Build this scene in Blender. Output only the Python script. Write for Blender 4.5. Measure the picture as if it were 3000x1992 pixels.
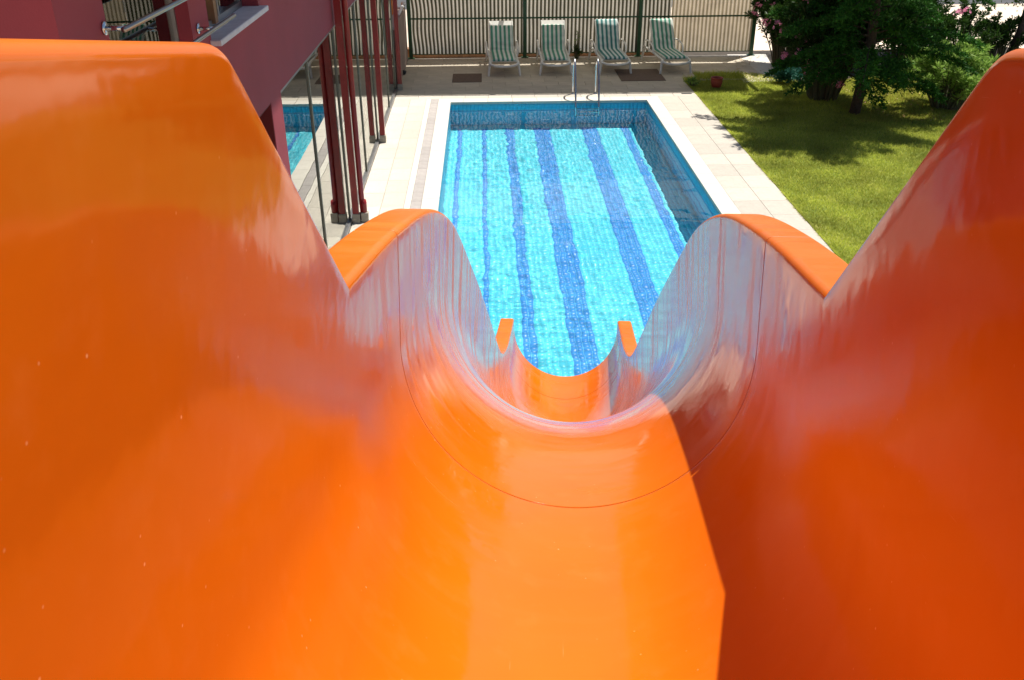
import bpy, math, random
import numpy as np
from mathutils import Vector, Matrix
rnd = random.Random(7)
rng = np.random.default_rng(11)
for o in list(bpy.data.objects):
    bpy.data.objects.remove(o)
scn = bpy.context.scene
C = scn.collection

# ------------------------------------------------------------------ camera
EYE = 4.74
cam_d = bpy.data.cameras.new('camera')
cam = bpy.data.objects.new('camera', cam_d)
C.objects.link(cam)
pit, yaw, rol = math.radians(28.31), math.radians(1.59), math.radians(-.31)
fw = Vector((math.sin(yaw)*math.cos(pit), math.cos(yaw)*math.cos(pit), -math.sin(pit)))
rt = Vector((math.cos(yaw), -math.sin(yaw), 0))
up = rt.cross(fw)
r2 = rt*math.cos(rol)+up*math.sin(rol)
u2 = -rt*math.sin(rol)+up*math.cos(rol)
M = Matrix((r2, u2, -fw)).transposed().to_4x4()
M.translation = Vector((0, 0, EYE))
cam.matrix_world = M
cam_d.sensor_width = 36
cam_d.lens = 36*2680/3000
cam_d.clip_start = .05
cam_d.clip_end = 2000
scn.camera = cam

# ------------------------------------------------------------------ light
SX, SY = .281, .27                     # run of the sun per unit of height (towards +x, +y)
sun_el = math.atan(1/math.hypot(SX, SY))
sun_az = math.atan2(SX, SY)
w = bpy.data.worlds.new('World')
scn.world = w
w.use_nodes = True
nt = w.node_tree
sky = nt.nodes.new('ShaderNodeTexSky')
sky.sky_type = 'NISHITA'
sky.sun_disc = False
sky.sun_elevation = sun_el
sky.sun_rotation = sun_az
sky.air_density = 1.0
sky.dust_density = .4
bg = nt.nodes['Background']
bg.inputs[1].default_value = .062
nt.links.new(sky.outputs[0], bg.inputs[0])
sd = bpy.data.lights.new('sun', 'SUN')
sd.energy = 5.0
sd.angle = math.radians(.53)
sd.color = (1, .955, .88)
sun = bpy.data.objects.new('sun', sd)
C.objects.link(sun)
sun.rotation_euler = Vector((-SX, -SY, -1)).to_track_quat('-Z', 'Y').to_euler()
sd.cycles.is_caustics_light = True
scn.view_settings.view_transform = 'Standard'
scn.view_settings.look = 'None'
scn.view_settings.exposure = .66
scn.view_settings.gamma = 1
scn.cycles.use_denoising = True
scn.cycles.max_bounces = 10
scn.cycles.diffuse_bounces = 5
scn.cycles.transparent_max_bounces = 16
scn.cycles.sample_clamp_indirect = 8
scn.cycles.blur_glossy = .3

# ------------------------------------------------------------------ materials
class Mat:
    def __init__(s, name):
        s.m = bpy.data.materials.new(name); s.m.use_nodes = True
        s.t = s.m.node_tree; s.n = s.t.nodes; s.b = s.n['Principled BSDF']
        s.out = s.n['Material Output']
    def new(s, typ, **k):
        n = s.n.new(typ)
        for a, v in k.items():
            if a in n.inputs: n.inputs[a].default_value = v
            else: setattr(n, a, v)
        return n
    def link(s, a, b): s.t.links.new(a, b)
    def coord(s, kind='Object', scale=(1, 1, 1)):
        tc = s.new('ShaderNodeTexCoord'); mp = s.new('ShaderNodeMapping')
        mp.inputs['Scale'].default_value = scale
        s.link(tc.outputs[kind], mp.inputs[0]); return mp.outputs[0]
    def noise(s, vec, scale, detail=4, rough=.55, dist=0):
        n = s.new('ShaderNodeTexNoise'); n.inputs['Scale'].default_value = scale
        n.inputs['Detail'].default_value = detail; n.inputs['Roughness'].default_value = rough
        n.inputs['Distortion'].default_value = dist
        if vec is not None: s.link(vec, n.inputs['Vector'])
        return n.outputs['Fac']
    def ramp(s, fac, stops):
        r = s.new('ShaderNodeValToRGB'); e = r.color_ramp.elements
        while len(e) < len(stops): e.new(.5)
        for i, (p, c) in enumerate(stops):
            e[i].position = p; e[i].color = tuple(c)+(1,) if len(c) == 3 else c
        s.link(fac, r.inputs[0]); return r.outputs[0]
    def vmap(s, fac, a, b, lo=0, hi=1):
        r = s.new('ShaderNodeMapRange')
        r.inputs[1].default_value = lo; r.inputs[2].default_value = hi
        r.inputs[3].default_value = a; r.inputs[4].default_value = b
        s.link(fac, r.inputs[0]); return r.outputs[0]
    def mix(s, fac, a, b, mode='MIX'):
        r = s.new('ShaderNodeMix'); r.data_type = 'RGBA'; r.blend_type = mode
        for i, v in ((0, fac), (6, a), (7, b)):
            if hasattr(v, 'is_linked') or isinstance(v, bpy.types.NodeSocket): s.link(v, r.inputs[i])
            else: r.inputs[i].default_value = v if i == 0 else tuple(v)+(1,)
        return r.outputs[2]
    def bump(s, h, strength=.3, dist=.01):
        b = s.new('ShaderNodeBump'); b.inputs['Strength'].default_value = strength
        b.inputs['Distance'].default_value = dist
        s.link(h, b.inputs['Height']); s.link(b.outputs[0], s.b.inputs['Normal']); return b
    def base(s, v):
        if isinstance(v, bpy.types.NodeSocket): s.link(v, s.b.inputs['Base Color'])
        else: s.b.inputs['Base Color'].default_value = tuple(v)+(1,)
        return s

def simple(name, col, rough=.6, var=.25, scale=3, metal=0, bump=0, bscale=60, per_obj=0, kind='Object', spec=.5):
    """plain surface with mottled tone, optional relief, and a small tone shift per object"""
    m = Mat(name)
    v = m.coord(kind)
    n = m.noise(v, scale, 5)
    c = m.ramp(n, [(.3, [x*(1-var) for x in col]), (.7, [min(1, x*(1+var*.6)) for x in col])])
    if per_obj:
        oi = m.new('ShaderNodeObjectInfo')
        f = m.vmap(oi.outputs['Random'], 1-per_obj, 1+per_obj*.5)
        cc = m.new('ShaderNodeVectorMath', operation='SCALE')
        m.link(c, cc.inputs[0]); m.link(f, cc.inputs['Scale']); c = cc.outputs[0]
    m.base(c)
    m.b.inputs['Roughness'].default_value = rough
    m.b.inputs['Metallic'].default_value = metal
    m.b.inputs['Specular IOR Level'].default_value = spec
    if bump: m.bump(m.noise(v, bscale, 4), bump, .004)
    return m.m

def gelcoat():
    m = Mat('orange_gelcoat')
    uv = m.coord('UV')
    ob = m.coord('Object')
    big = m.noise(ob, 1.3, 3)
    fine = m.noise(ob, 14, 4)
    c = m.ramp(big, [(.25, (.54, .104, .0025)), (.75, (.60, .138, .005))])
    dust = m.ramp(fine, [(.55, (0, 0, 0)), (.85, (.045, .045, .045))])
    c = m.mix(dust, c, (.95, .42, .16))
    # dried runs down the walls: fine across the length of the slide, long down the wall
    tc = m.new('ShaderNodeTexCoord'); mp = m.new('ShaderNodeMapping')
    mp.inputs['Scale'].default_value = (8, 1.1, 1)
    m.link(tc.outputs['UV'], mp.inputs[0])
    st = m.noise(mp.outputs[0], 1.5, 4, .55, .5)
    mp2 = m.new('ShaderNodeMapping'); mp2.inputs['Scale'].default_value = (6, .7, 1)
    m.link(tc.outputs['UV'], mp2.inputs[0])
    st2 = m.noise(mp2.outputs[0], 1.6, 5, .6, .6)
    c = m.mix(m.vmap(st2, 0, .012, .5, .66), c, (.92, .42, .18))
    # chips and specks
    vo = m.new('ShaderNodeTexVoronoi'); vo.inputs['Scale'].default_value = 24
    vo.inputs['Randomness'].default_value = 1
    m.link(ob, vo.inputs['Vector'])
    sp = m.ramp(vo.outputs['Distance'], [(.02, (1, 1, 1)), (.07, (0, 0, 0))])
    gate = m.ramp(m.noise(ob, 2.1, 2), [(.48, (0, 0, 0)), (.66, (.7, .7, .7))])
    spg = m.new('ShaderNodeMath', operation='MULTIPLY'); m.link(sp, spg.inputs[0]); m.link(gate, spg.inputs[1])
    c = m.mix(spg.outputs[0], c, (.95, .50, .22))
    # hairline scratches
    mp3 = m.new('ShaderNodeMapping'); mp3.inputs['Scale'].default_value = (2.2, 40, 1); mp3.inputs['Rotation'].default_value = (0, 0, .5)
    m.link(tc.outputs['UV'], mp3.inputs[0])
    sc = m.ramp(m.noise(mp3.outputs[0], 2.5, 3, .5, .2), [(.745, (0, 0, 0)), (.79, (.16, .16, .16))])
    c = m.mix(sc, c, (.95, .48, .2))
    m.base(c)
    r1 = m.vmap(st, .0, .15, .50, .62)
    r2 = m.vmap(st2, -.05, .12, .35, .7)
    ad = m.new('ShaderNodeMath', operation='ADD')
    m.link(r1, ad.inputs[0]); m.link(r2, ad.inputs[1])
    # the runs are strong on the wet middle part and faint by the seat
    su = m.new('ShaderNodeSeparateXYZ'); m.link(tc.outputs['UV'], su.inputs[0])
    wet = m.vmap(su.outputs[0], .12, 1, 3.0, 3.7)
    ml = m.new('ShaderNodeMath', operation='MULTIPLY'); m.link(ad.outputs[0], ml.inputs[0]); m.link(wet, ml.inputs[1])
    ab = m.new('ShaderNodeMath', operation='ABSOLUTE'); m.link(su.outputs[1], ab.inputs[0])
    rimr = m.vmap(ab.outputs[0], .085, .34, 3.0, 4.0)
    pl = m.new('ShaderNodeMath', operation='ADD'); pl.use_clamp = True; m.link(rimr, pl.inputs[1])
    m.link(ml.outputs[0], pl.inputs[0])
    m.link(pl.outputs[0], m.b.inputs['Roughness'])
    m.b.inputs['IOR'].default_value = 1.5
    m.b.inputs['Specular IOR Level'].default_value = .36
    hb = m.new('ShaderNodeMath', operation='ADD')
    sc2 = m.new('ShaderNodeMath', operation='MULTIPLY'); sc2.inputs[1].default_value = .07
    m.link(m.noise(ob, 5, 3), hb.inputs[0]); m.link(st2, sc2.inputs[0]); m.link(sc2.outputs[0], hb.inputs[1])
    m.bump(hb.outputs[0], .16, .012)
    return m.m

M_GEL = gelcoat()
M_GELJ = simple('joint_gelcoat', (.10, .02, .006), .7)
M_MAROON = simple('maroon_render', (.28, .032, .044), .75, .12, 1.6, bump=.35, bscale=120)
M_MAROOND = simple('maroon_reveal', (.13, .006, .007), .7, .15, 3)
M_RED = simple('red_paint', (.22, .009, .011), .3, .2, 5)
M_CREAM = simple('cream_tile', (.46, .415, .35), .55, .10, 6, bump=.25, bscale=90, per_obj=.12, kind='Generated')
M_COPE = simple('white_coping', (.55, .51, .445), .6, .07, 5, bump=.3, bscale=70, per_obj=.05)
M_LILAC = simple('lilac_paver', (.325, .295, .275), .7, .14, 9, bump=.4, bscale=60, per_obj=.10)
M_DECK = simple('beige_tile', (.46, .40, .31), .6, .14, 4, bump=.3, bscale=70, per_obj=.09)
M_GROUT = simple('grout', (.20, .175, .14), .9, .2, 8)
M_GROUTL = simple('pale_grout', (.46, .42, .36), .9, .15, 8)
M_MAT = simple('brown_mat', (.13, .085, .06), .9, .3, 30, bump=.6, bscale=260)
M_GREEN = simple('green_paint', (.012, .065, .022), .45, .3, 7)
M_STEEL = simple('steel', (.62, .62, .62), .16, .08, 4, metal=1)
M_ALU = simple('aluminium', (.36, .36, .36), .38, .12, 6, metal=.9)
M_RAIL = simple('brushed_rail', (.36, .33, .29), .32, .1, 5, metal=1)
M_MULL = simple('mullion_paint', (.13, .13, .10), .5, .1, 5)
M_ALUD = simple('dark_seal', (.03, .03, .03), .5, .2, 6)
M_PLASTIC = simple('white_plastic', (.72, .71, .66), .35, .10, 6)
M_SILL = simple('sill_stone', (.62, .58, .60), .5, .12, 12)
M_WOOD = simple('brown_wood', (.28, .14, .06), .5, .3, 9)
M_CONC = simple('concrete_foot', (.34, .31, .25), .85, .25, 20, bump=.4)
M_PLANT = simple('plant_wall', (.27, .20, .175), .85, .2, 3, bump=.4)
M_GROUND = simple('pale_ground', (.56, .46, .36), .95, .22, .5, bump=.6, bscale=14)
M_SOIL = simple('soil', (.055, .042, .03), .95, .4, 5, bump=.8, bscale=25)
M_TERRA = simple('terracotta', (.30, .045, .03), .6, .2, 9)
M_BARK = simple('bark', (.075, .05, .038), .95, .45, 22, bump=.9, bscale=40)
M_STEM = simple('green_stem', (.11, .10, .05), .8, .3, 20)
M_DARKIN = simple('room_wall', (.40, .37, .31), .8, .2, 1)
M_FLOORIN = simple('room_floor', (.42, .39, .33), .5, .2, 2)
M_ASPH = simple('asphalt', (.06, .06, .063), .9, .2, 3, bump=.5)
M_PIPE = simple('white_pipe', (.6, .6, .6), .4, .1, 5)
M_ORANGE = simple('orange_board', (.5, .17, .02), .6, .3, 9)
M_CLOTH = simple('white_cloth', (.6, .6, .62), .9, .1, 5)

def glass_mat(name='window_glass', ior=2.3, lo=.22):
    m = Mat(name)
    m.n.remove(m.b)
    fr = m.new('ShaderNodeFresnel'); fr.inputs['IOR'].default_value = ior
    f2 = m.vmap(fr.outputs[0], lo, 1.0, 0, .85)
    tr = m.new('ShaderNodeBsdfTransparent'); tr.inputs[0].default_value = (.78, .82, .80, 1)
    gl = m.new('ShaderNodeBsdfGlossy'); gl.inputs['Roughness'].default_value = .005
    gl.inputs[0].default_value = (.93, .95, .92, 1)
    nv = m.noise(m.coord('Object'), .8, 2)
    bp = m.new('ShaderNodeBump'); bp.inputs['Strength'].default_value = .06; bp.inputs['Distance'].default_value = .02
    m.link(nv, bp.inputs['Height']); m.link(bp.outputs[0], gl.inputs['Normal'])
    mx = m.new('ShaderNodeMixShader')
    m.link(f2, mx.inputs[0]); m.link(tr.outputs[0], mx.inputs[1]); m.link(gl.outputs[0], mx.inputs[2])
    m.link(mx.outputs[0], m.out.inputs[0])
    return m.m
M_GLASS = glass_mat()
M_PANE = glass_mat('plain_pane', 1.5, .02)

def water_mat():
    m = Mat('pool_water')
    b = m.b
    b.inputs['Base Color'].default_value = (.97, .995, 1, 1)
    b.inputs['Roughness'].default_value = 0
    b.inputs['IOR'].default_value = 1.33
    b.inputs['Transmission Weight'].default_value = 1
    return m.m
M_WATER = water_mat()

def mosaic(name, a, b_, scale=1.0):
    m = Mat(name)
    v = m.coord('Object')
    n = m.noise(v, 1.1, 3)
    c = m.ramp(n, [(.3, a), (.7, b_)])
    wn = m.new('ShaderNodeTexWhiteNoise'); sn = m.new('ShaderNodeVectorMath', operation='SNAP')
    sn.inputs[1].default_value = (.083, .083, .083)
    m.link(v, sn.inputs[0]); m.link(sn.outputs[0], wn.inputs['Vector'])
    f = m.vmap(wn.outputs[0], .94, 1.04)
    cc = m.new('ShaderNodeVectorMath', operation='SCALE'); m.link(c, cc.inputs[0]); m.link(f, cc.inputs['Scale'])
    m.base(cc.outputs[0]); m.b.inputs['Roughness'].default_value = .35
    return m.m
M_AQUA = mosaic('aqua_mosaic', (.09, .66, .78), (.14, .74, .82))
M_BLUE = mosaic('blue_mosaic', (.045, .27, .68), (.065, .33, .72))
M_WALLT = mosaic('wall_mosaic', (.07, .48, .66), (.09, .53, .70))
M_NAVY = mosaic('navy_mosaic', (.03, .24, .46), (.04, .27, .50))
M_PGROUT = simple('pool_grout', (.18, .54, .63), .8, .15, 5)

def striped(name, light, dark, pitch, duty, transl=0., coord='Object', axis=0, soft=.08):
    m = Mat(name)
    v = m.coord(coord)
    sx = m.new('ShaderNodeSeparateXYZ'); m.link(v, sx.inputs[0])
    d = m.new('ShaderNodeMath', operation='DIVIDE'); d.inputs[1].default_value = pitch
    m.link(sx.outputs[axis], d.inputs[0])
    fr = m.new('ShaderNodeMath', operation='FRACT'); m.link(d.outputs[0], fr.inputs[0])
    n = m.noise(v, 3, 4)
    li = m.ramp(n, [(.3, [x*.8 for x in light]), (.7, light)])
    da = m.ramp(n, [(.3, [x*.7 for x in dark]), (.7, dark)])
    f = m.ramp(fr.outputs[0], [(.0, (0, 0, 0)), (soft, (1, 1, 1)), (duty, (1, 1, 1)), (min(.99, duty+soft), (0, 0, 0))])
    c = m.mix(f, da, li)
    m.base(c); m.b.inputs['Roughness'].default_value = .85
    m.b.inputs['Specular IOR Level'].default_value = .2
    if transl:
        tr = m.new('ShaderNodeBsdfTranslucent'); m.link(c, tr.inputs[0])
        mx = m.new('ShaderNodeMixShader'); mx.inputs[0].default_value = transl
        m.link(m.b.outputs[0], mx.inputs[1]); m.link(tr.outputs[0], mx.inputs[2])
        m.link(mx.outputs[0], m.out.inputs[0])
    return m.m
M_FAB1 = striped('grey_striped_fabric', (.56, .53, .455), (.075, .072, .045), .097, .48, .55)
M_FAB2 = striped('beige_striped_fabric', (.66, .57, .44), (.38, .32, .21), .097, .52, .55)
M_CAN = striped('canopy_fabric', (.60, .565, .49), (.42, .40, .33), .097, .5, .55)
M_CUSH = striped('striped_cushion', (.66, .69, .63), (.09, .29, .21), .105, .5, 0, 'Object', 0, .06)
M_CUSHB = striped('blue_striped_cushion', (.60, .66, .64), (.06, .21, .20), .105, .5, 0, 'Object', 0, .06)
M_CURT = simple('grey_curtain', (.74, .78, .75), .9, .15, 3)

def leafmat(name, a, b_, transl=.35, rough=.45, nsc=2.5, lo=.65, hi=1.25):
    m = Mat(name)
    v = m.coord('Object')
    n = m.noise(v, nsc, 4)
    g = m.new('ShaderNodeNewGeometry')
    rp = m.vmap(g.outputs['Random Per Island'], 0, 1)
    c = m.mix(rp, a, b_)
    f = m.vmap(n, lo, hi, .3, .7)
    cc = m.new('ShaderNodeVectorMath', operation='SCALE'); m.link(c, cc.inputs[0]); m.link(f, cc.inputs['Scale'])
    c = cc.outputs[0]
    m.base(c); m.b.inputs['Roughness'].default_value = rough
    m.b.inputs['Specular IOR Level'].default_value = .18
    tr = m.new('ShaderNodeBsdfTranslucent'); m.link(c, tr.inputs[0])
    mx = m.new('ShaderNodeMixShader'); mx.inputs[0].default_value = transl
    m.link(m.b.outputs[0], mx.inputs[1]); m.link(tr.outputs[0], mx.inputs[2])
    m.link(mx.outputs[0], m.out.inputs[0])
    return m.m
M_LEAF = leafmat('oleander_leaf', (.022, .062, .010), (.05, .105, .016))
M_LEAFB = leafmat('pale_oleander_leaf', (.18, .33, .045), (.40, .54, .14), .4)
M_CONI = leafmat('conifer_needles', (.02, .085, .010), (.055, .17, .02), .18, .7)
M_GRASS = leafmat('grass_blade', (.31, .38, .04), (.60, .60, .13), .45, .8, 1.1, .62, 1.35)
M_GRASSB = leafmat('grass_blade_dry', (.32, .29, .04), (.5, .40, .11), .3, .7)
M_BLUELEAF = leafmat('bluish_leaf', (.03, .12, .09), (.05, .18, .13), .3)
M_PETAL = leafmat('pink_petal', (.75, .20, .36), (.85, .36, .50), .4, .6)
M_LITTER = leafmat('dry_leaf', (.35, .20, .10), (.55, .40, .25), .2, .8)
def lawn_mat():
    m = Mat('lawn')
    v = m.coord('Object')
    a = m.ramp(m.noise(v, 1.2, 4), [(.3, (.13, .19, .015)), (.55, (.22, .27, .03)), (.75, (.34, .32, .07))])
    c = m.mix(m.vmap(m.noise(v, 60, 4), 0, .6), a, (.05, .05, .01))
    m.base(c); m.b.inputs['Roughness'].default_value = .95
    m.bump(m.noise(v, 90, 4), .8, .02)
    return m.m
M_LAWN = lawn_mat()

# ------------------------------------------------------------------ mesh helpers
class MB:
    def __init__(s): s.v = []; s.f = []; s.mi = []
    def add(s, vs, fs, mi=0):
        o = len(s.v); s.v += [tuple(p) for p in vs]
        s.f += [tuple(i+o for i in f) for f in fs]; s.mi += [mi]*len(fs)
    def box(s, x0, x1, y0, y1, z0, z1, mi=0, b=0):
        if b <= 0:
            s.add([(x0,y0,z0),(x1,y0,z0),(x1,y1,z0),(x0,y1,z0),(x0,y0,z1),(x1,y0,z1),(x1,y1,z1),(x0,y1,z1)],
                  [(0,3,2,1),(4,5,6,7),(0,1,5,4),(1,2,6,5),(2,3,7,6),(3,0,4,7)], mi)
        else:   # chamfered top edges
            s.add([(x0,y0,z0),(x1,y0,z0),(x1,y1,z0),(x0,y1,z0),(x0,y0,z1-b),(x1,y0,z1-b),(x1,y1,z1-b),(x0,y1,z1-b),
                   (x0+b,y0+b,z1),(x1-b,y0+b,z1),(x1-b,y1-b,z1),(x0+b,y1-b,z1)],
                  [(0,3,2,1),(8,9,10,11),(0,1,5,4),(1,2,6,5),(2,3,7,6),(3,0,4,7),(4,5,9,8),(5,6,10,9),(6,7,11,10),(7,4,8,11)], mi)
    def tube(s, pts, r, n=8, mi=0, cap=True):
        pts = [Vector(p) for p in pts]; k = len(pts)
        rs = r if isinstance(r, (list, tuple)) else [r]*k
        o = len(s.v); prev = None
        for i, p in enumerate(pts):
            t = (pts[min(i+1, k-1)]-pts[max(i-1, 0)]).normalized()
            if prev is None:
                a = Vector((0, 0, 1)) if abs(t.z) < .9 else Vector((1, 0, 0))
                u = t.cross(a).normalized()
            else:
                u = (prev-t*prev.dot(t)).normalized()
            prev = u; q = t.cross(u)
            for j in range(n):
                an = 2*math.pi*j/n
                s.v.append(tuple(p+(u*math.cos(an)+q*math.sin(an))*rs[i]))
        for i in range(k-1):
            for j in range(n):
                a, b = o+i*n+j, o+i*n+(j+1) % n
                s.f.append((a, b, b+n, a+n)); s.mi.append(mi)
        if cap:
            s.f.append(tuple(o+j for j in range(n))[::-1]); s.mi.append(mi)
            s.f.append(tuple(o+(k-1)*n+j for j in range(n))); s.mi.append(mi)
    def lathe(s, prof, n=24, c=(0, 0, 0), mi=0):
        o = len(s.v)
        for r, z in prof:
            for j in range(n):
                a = 2*math.pi*j/n; s.v.append((c[0]+r*math.cos(a), c[1]+r*math.sin(a), c[2]+z))
        for i in range(len(prof)-1):
            for j in range(n):
                a, b = o+i*n+j, o+i*n+(j+1) % n
                s.f.append((a, b, b+n, a+n)); s.mi.append(mi)
    def mesh(s, name, mats, smooth=False):
        me = bpy.data.meshes.new(name)
        me.from_pydata(s.v, [], s.f)
        for m in (mats if isinstance(mats, (list, tuple)) else [mats]): me.materials.append(m)
        if any(s.mi): me.polygons.foreach_set('material_index', s.mi)
        if smooth: me.polygons.foreach_set('use_smooth', [True]*len(s.f))
        me.update(); return me
    def build(s, name, mats, parent=None, smooth=False, loc=None):
        return link(name, s.mesh(name, mats, smooth), parent, loc)

def link(name, me, parent=None, loc=None, rz=None):
    o = bpy.data.objects.new(name, me); C.objects.link(o)
    if loc is not None: o.location = loc
    if rz is not None: o.rotation_euler = (0, 0, rz)
    if parent: o.parent = parent
    return o

def npmesh(name, V, F, mat, smooth=False):
    """V (n,3) floats, F (m,k) ints"""
    me = bpy.data.meshes.new(name)
    V = np.asarray(V, np.float32); F = np.asarray(F, np.int32)
    me.vertices.add(len(V)); me.vertices.foreach_set('co', V.ravel())
    k = F.shape[1]
    me.loops.add(F.size); me.loops.foreach_set('vertex_index', F.ravel())
    me.polygons.add(len(F))
    me.polygons.foreach_set('loop_start', np.arange(0, F.size, k, dtype=np.int32))
    if smooth: me.polygons.foreach_set('use_smooth', np.ones(len(F), bool))
    me.update(calc_edges=True); me.validate()
    for m in (mat if isinstance(mat, (list, tuple)) else [mat]): me.materials.append(m)
    return me

def thing(name, label, cat, loc=(0, 0, 0), rz=0, group=None):
    o = bpy.data.objects.new(name, None); C.objects.link(o)
    o.empty_display_size = .2
    o.location = loc; o.rotation_euler = (0, 0, rz); o['label'] = label; o['category'] = cat
    if group: o['group'] = group
    return o
def tag(o, label, cat, group=None):
    o['label'] = label; o['category'] = cat
    if group: o['group'] = group
    return o
def kind(o, k): o['kind'] = k; return o
def dup(root, loc, rz, label=None):
    r = root.copy(); C.objects.link(r); r.location = loc; r.rotation_euler = (0, 0, rz)
    if label: r['label'] = label
    for ch in list(root.children):
        c = ch.copy(); C.objects.link(c); c.parent = r
        for g in list(ch.children):
            d = g.copy(); C.objects.link(d); d.parent = c
    return r
def curve_pts(P, n):
    P = [Vector(p) for p in P]; out = []
    Q = [P[0]*2-P[1]]+P+[P[-1]*2-P[-2]]
    for i in range(1, len(Q)-2):
        for j in range(n):
            t = j/n; a, b, c, d = Q[i-1:i+3]
            out.append(.5*((2*b)+(c-a)*t+(2*a-5*b+4*c-d)*t*t+(3*b-a-3*c+d)*t**3))
    out.append(P[-1]); return out

# ================================================================== SETTING
PX0, PX1, PY0, PY1 = -.74, 3.43, 6.4, 19.37        # pool opening
WZ = -.10                                          # water level
PZ = WZ-1.36                                       # pool floor
LAWNX = 4.575
FY = 23.95                                         # fence line

g = MB()
Z0 = -.03
B = 400
g.add([(-B,-B,Z0),(B,-B,Z0),(B,PY0-.1,Z0),(-B,PY0-.1,Z0)], [(0,1,2,3)])
g.add([(-B,PY1+.1,Z0),(B,PY1+.1,Z0),(B,B,Z0),(-B,B,Z0)], [(0,1,2,3)])
g.add([(-B,PY0-.1,Z0),(PX0-.1,PY0-.1,Z0),(PX0-.1,PY1+.1,Z0),(-B,PY1+.1,Z0)], [(0,1,2,3)])
g.add([(PX1+.1,PY0-.1,Z0),(B,PY0-.1,Z0),(B,PY1+.1,Z0),(PX1+.1,PY1+.1,Z0)], [(0,1,2,3)])
kind(g.build('ground', M_GROUND), 'structure')

# ---- pool shell
g = MB()
t = .1
g.box(PX0-t, PX1+t, PY0-t, PY1+t, PZ-t, PZ-.004)
g.box(PX0-t, PX0-.004, PY0-t, PY1+t, PZ-.004, -.024)
g.box(PX1+.004, PX1+t, PY0-t, PY1+t, PZ-.004, -.024)
g.box(PX0-.004, PX1+.004, PY0-t, PY0-.004, PZ-.004, -.024)
g.box(PX0-.004, PX1+.004, PY1+.004, PY1+t, PZ-.004, -.024)
pool = kind(g.build('pool', M_PGROUT), 'structure')
TP = .083
def tiles(name, na, nb, place, mat_of, mats, gp=.0012):
    """one raised tile per cell: top face and four bevel faces; place(a, b, h) -> point"""
    V = []; F = []; MI = []
    for i in range(na):
        for j in range(nb):
            a0, a1, b0, b1 = i*TP+gp, (i+1)*TP-gp, j*TP+gp, (j+1)*TP-gp
            o = len(V)
            V += [place(a0, b0, 0), place(a1, b0, 0), place(a1, b1, 0), place(a0, b1, 0),
                  place(a0+.002, b0+.002, .004), place(a1-.002, b0+.002, .004), place(a1-.002, b1-.002, .004), place(a0+.002, b1-.002, .004)]
            F += [(o+4,o+5,o+6,o+7),(o,o+1,o+5,o+4),(o+1,o+2,o+6,o+5),(o+2,o+3,o+7,o+6),(o+3,o,o+4,o+7)]
            MI += [mat_of(i, j)]*5
    me = npmesh(name, V, F, mats)
    me.polygons.foreach_set('material_index', MI)
    return kind(link(name, me, pool), 'stuff')
nx = int((PX1-PX0)/TP); ny = int((PY1-PY0)/TP)
STR = [(-.53, 1), (-.03, 1), (.49, 2), (1.20, 4), (2.13, 4), (2.90, 2)]
cols = set()
for c, n in STR:
    i0 = round((c-PX0)/TP-n/2)
    cols |= set(range(i0, i0+n))
tiles('floor_mosaic', nx, ny, lambda a, b, h: (PX0+a, PY0+b, PZ-.004+h), lambda i, j: 1 if i in cols and j < ny-3 else 0, [M_AQUA, M_BLUE], .0021)
nz = int((-.03-PZ)/TP)
def walltone(i, k):
    d = nz-1-k
    return 1 if d == 4 else 0
tiles('far_wall_mosaic', nx, nz, lambda a, b, h: (PX0+a, PY1+.004-h, PZ+b), walltone, [M_WALLT, M_NAVY, M_BLUE])
tiles('right_wall_mosaic', ny, nz, lambda a, b, h: (PX1+.004-h, PY0+a, PZ+b), lambda i, k: 1 if nz-1-k in (4, 9, 13) else 0, [M_WALLT, M_NAVY, M_BLUE])
tiles('left_wall_mosaic', ny, nz, lambda a, b, h: (PX0-.004+h, PY0+a, PZ+b), lambda i, k: 1 if nz-1-k == 0 else (1 if nz-1-k in (4,) else 0), [M_WALLT, M_NAVY, M_BLUE])

# ---- water surface with real ripples
def gridmesh(name, x0, x1, y0, y1, step, zf, mat):
    X = np.linspace(x0, x1, int((x1-x0)/step)+1); Y = np.linspace(y0, y1, int((y1-y0)/step)+1)
    XX, YY = np.meshgrid(X, Y, indexing='ij'); ZZ = zf(XX, YY)
    V = np.stack([XX, YY, ZZ], -1).reshape(-1, 3)
    n = len(Y); I = np.arange(len(X)-1)[:, None]*n+np.arange(n-1)[None]
    F = np.stack([I, I+n, I+n+1, I+1], -1).reshape(-1, 4)
    return npmesh(name, V, F, mat, True)
def waves(X, Y):
    Z = np.zeros_like(X); r = np.random.default_rng(5)
    for lam, amp, n in ((1.3, .0045, 8), (.62, .0026, 14), (.30, .0017, 24), (.17, .0008, 34), (.10, .00028, 40)):
        for _ in range(n):
            l = lam*r.uniform(.75, 1.3); th = r.uniform(0, 2*math.pi)
            Z += amp/math.sqrt(n)*1.6*np.sin(2*math.pi/l*(X*math.cos(th)+Y*math.sin(th))+r.uniform(0, 6.28))
    # rings spreading from the slide outlet
    # choppy patch below the ladder
    chop = np.exp(-((X-1.5)/1.25)**2-((Y-18.3)/.45)**2)
    q = np.zeros_like(X)
    for _ in range(60):
        l = r.uniform(.07, .14); th = r.uniform(0, 2*math.pi)
        q += np.sin(2*math.pi/l*(X*math.cos(th)+Y*math.sin(th))+r.uniform(0, 6.28))/math.sqrt(60)
    Z += q*chop*.0016
    d = np.hypot(X-.75, Y-8.0)
    Z += .003*np.sin(2*math.pi*d/.33)*np.exp(-((d-2.2)/1.6)**2)
    calm = .55+.45*np.sin(X*1.3+Y*.55+1)*np.sin(Y*.7-X*.4)
    return WZ+Z*(.13+.20*calm)
water = kind(link('water', gridmesh('water', PX0-.003, PX1+.003, PY0-.003, PY1+.003, .02, waves, M_WATER)), 'structure')
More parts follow.
